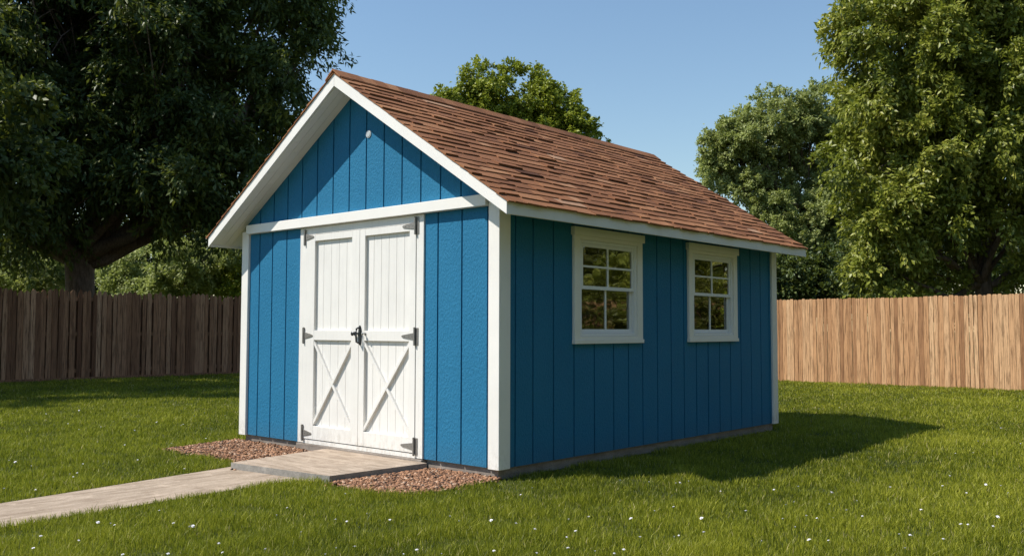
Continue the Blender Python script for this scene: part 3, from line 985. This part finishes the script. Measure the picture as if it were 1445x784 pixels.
# tree behind the ridge
tree('broadleaf_tree', 'light green round tree showing above the shed ridge', at(735, 400, 33)[:2], .22, 2.2,
     [B(655, 140, 33, 1.05), B(700, 128, 33, 1.05), B(745, 135, 33, 1.2), B(785, 158, 33, 1.0), B(818, 185, 33, .7), B(640, 190, 33, 1.1), B(720, 200, 33, 1.9), B(790, 225, 33, 1.6), B(700, 290, 33, 2.2)],
     M['leaf_lime'], 85000, .13, .085, 21, clump=.45, droop=.2, spacing=1.3)
# tree in the middle distance, right of the roof
tree('spreading_tree', 'grey green spreading tree with bare branches showing, right of the roof edge', at(1135, 400, 36)[:2], .34, 3.6,
     [B(1118, 222, 36.8, 1.0), B(1075, 225, 36.5, 1.0), B(1012, 232, 36, .85), B(1030, 200, 36, .9), B(1030, 235, 36, 1.2), B(1055, 185, 36, 1.25), B(1105, 165, 36, 1.3), B(1160, 165, 36, 1.4), B(1205, 185, 36, 1.5), B(1080, 270, 36, 1.1), B(1125, 310, 35, 1.5), B(1165, 275, 36, 1.5),
      B(1190, 350, 36, 1.8), B(1210, 250, 37, 2), B(1100, 350, 36, 1.3), B(1145, 385, 35, 1.5)],
     M['leaf_mid'], 240000, .12, .07, 31, clump=.46, droop=.3, spacing=1.45)
# big tree on the right
tree('leafy_tree', 'tall bright leafy tree overhanging the right fence, its low forked trunk showing', at(1388, 400, 22.6)[:2], .21, 2.3,
     [B(1330, 50, 22.5, 2.0), B(1235, 30, 22, 1.15), B(1400, -50, 23, 2.6), B(1262, 130, 22, 1.25), B(1258, 225, 21.6, 1.3), B(1240, 305, 21.4, 1.15), B(1255, 375, 21.4, .85),
      B(1340, 180, 22, 1.7), B(1390, 110, 22, 1.8), B(1425, 260, 21.6, 1.25), B(1325, 300, 21.6, 1.15), B(1480, 350, 22.5, 1.0), B(1500, 160, 22.5, 2.2), B(1480, 0, 22.5, 2.4), B(1300, -60, 22.5, 1.8),
      B(1310, 385, 22.8, .8), B(1400, 200, 24, 2.2)],
     M['leaf_bright'], 260000, .14, .066, 41, clump=.58, droop=.5, spacing=1.5)
# sunlit bushes seen under the left crown
tree('shrub', 'sunlit yellow green shrub seen under the left crown, nearest the shed eave', at(335, 400, 38)[:2], .12, .8,
     [B(350, 385, 38, 1.5), B(320, 400, 38, 1.3), B(380, 380, 38, 1.4)], M['leaf_lime'], 16000, .15, .08, 51, clump=.5, spacing=.9)
tree('shrub', 'green shrub with sunlit patches right of the big forked trunk', at(250, 400, 37)[:2], .12, .8,
     [B(265, 385, 37, 1.4), B(235, 390, 37, 1.2), B(290, 360, 37, 1.1)], M['leaf_mid'], 16000, .15, .08, 52, clump=.5, spacing=.9)
tree('shrub', 'sunlit shrub seen between the forked trunk and the brighter shrubs', at(185, 400, 39)[:2], .12, .8,
     [B(175, 370, 39, 1.2), B(200, 390, 39, 1.3), B(60, 385, 40, 1.4), B(20, 395, 40, 1.3)], M['leaf_mid'], 20000, .14, .08, 54, clump=.5, spacing=1.0)
tree('shrub', 'dark shrub behind the left fence just left of the forked trunk', at(40, 400, 30)[:2], .10, .7,
     [B(30, 385, 30, 1.3), B(-20, 370, 30, 1.4), B(75, 395, 30, 1.0)], M['leaf_mid'], 12000, .14, .08, 53, clump=.5, spacing=.9)
# dark woodland further back
k = 0
for (px, d, top, rr, lab) in ((-60, 44, 300, 3.6, 'dark background tree at the far left behind the forked trunk'), (90, 46, 290, 3.6, 'dark background tree directly behind the forked trunk'),
                       (225, 47, 280, 3.6, 'dark background tree between the forked trunk and the shed eave'), (370, 47, 290, 3.6, 'dark background tree behind the left eave of the shed')):
    tree('background_tree', lab, at(px, 400, d)[:2], .25, 2.0,
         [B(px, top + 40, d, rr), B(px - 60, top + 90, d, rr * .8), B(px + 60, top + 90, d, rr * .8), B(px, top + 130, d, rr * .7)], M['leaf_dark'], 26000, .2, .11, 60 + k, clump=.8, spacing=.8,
         group='dark trees behind the left fence')
    k += 1
tree('shrub', 'dark evergreen shrub behind the right fence next to the shed corner', at(1120, 400, 27)[:2], .12, .7,
     [B(1115, 400, 27, .9), B(1160, 395, 27, 1.0), B(1080, 400, 27, .9), B(1140, 420, 26.5, .8)], M['leaf_dark'], 22000, .13, .07, 71, clump=.42)
tree('shrub', 'dark evergreen shrub behind the right fence under the tall leafy tree', at(1290, 400, 29)[:2], .12, .7,
     [B(1215, 390, 29, 1.3), B(1290, 385, 29, 1.5), B(1370, 385, 29, 1.5), B(1450, 385, 29, 1.5), B(1330, 340, 29.5, 1.5), B(1430, 330, 29.5, 1.7)], M['leaf_dark'], 36000, .14, .08, 72, clump=.5)
# outside the frame: the tree that shades the left fence, and what the side windows mirror
def off(name, label, x, y, r, h, mat, n, seed, L=.17, Wd=.09):
    tree(name, label, (x, y), .09 * r, h * .3,
         [((x, y, h - r * .75), (r, r, r * .8)), ((x + r * .55, y + r * .3, h - r * 1.3), (r * .7, r * .7, r * .6)), ((x - r * .6, y - r * .3, h - r * 1.2), (r * .7, r * .7, r * .6)), ((x, y - r * .5, h - r * 1.5), (r * .7, r * .7, r * .55))],
         mat, n, L, Wd, seed, clump=.7, spacing=.8)
off('broadleaf_tree', 'broadleaf tree beyond the near end of the dark left fence', -18.4, -1.7, 4.6, 11.5, M['leaf_dark'], 110000, 81)
off('broadleaf_tree', 'green tree behind the fence mirrored in the side windows', 9.5, 19.5, 3.2, 6.5, M['leaf_bright'], 30000, 82)
off('broadleaf_tree', 'wide tree beyond the right fence, second from the leafy tree', 14.5, 22, 3.6, 7.5, M['leaf_olive'], 30000, 83)
off('broadleaf_tree', 'tree beyond the right fence, next to the leafy tree', 4.5, 20.5, 3.0, 6.5, M['leaf_mid'], 26000, 84)
off('broadleaf_tree', 'far tree beyond the end of the right fence', 20, 17, 3.6, 7.5, M['leaf_bright'], 26000, 85)
names = ('first past the frame', 'second past the frame', 'third past the frame', 'fourth past the frame', 'last of the row')
for i, x in enumerate((4.7, 6.1, 7.5, 8.9, 10.4)):
    y = 13.7 - .05 * i; hh_ = (0, .15, -.05, .2, .05)[i]
    tree('shrub', 'rounded green shrub inside the right fence, ' + names[i], (x, y), .05, .4,
         [((x, y, 1.25 + hh_), (.85, .65, 1.05)), ((x + .45, y - .1, .75), (.65, .6, .65)), ((x - .45, y, .8), (.65, .6, .7))], M[('leaf_lime', 'leaf_olive', 'leaf_bright', 'leaf_olive', 'leaf_lime')[i]], 11000, .09, .05, 90 + i, clump=.3, spacing=1.3)

for i, (x, y, lab) in enumerate(((15.5, 9.5, 'unseen tree added to block skylight on the window side, nearest the right fence'), (17, 2.5, 'unseen tree added to block skylight on the window side, second from the right fence'),
                                 (16.5, -4.5, 'unseen tree added to block skylight on the window side, third from the right fence'), (14.5, -11.5, 'unseen tree added to block skylight on the window side, farthest from the right fence'))):
    off('broadleaf_tree', lab, x, y, 4.4, 11.5, M[('leaf_mid', 'leaf_dark', 'leaf_mid', 'leaf_dark')[i]], 36000, 120 + i, L=.24, Wd=.13)  # unseen trees, added to cut the sky fill on side wall and lawn

off('broadleaf_tree', 'dark broadleaf tree beyond the near end of the left fence, second one out', -18.8, -7.0, 4.2, 11.0, M['leaf_dark'], 80000, 140)
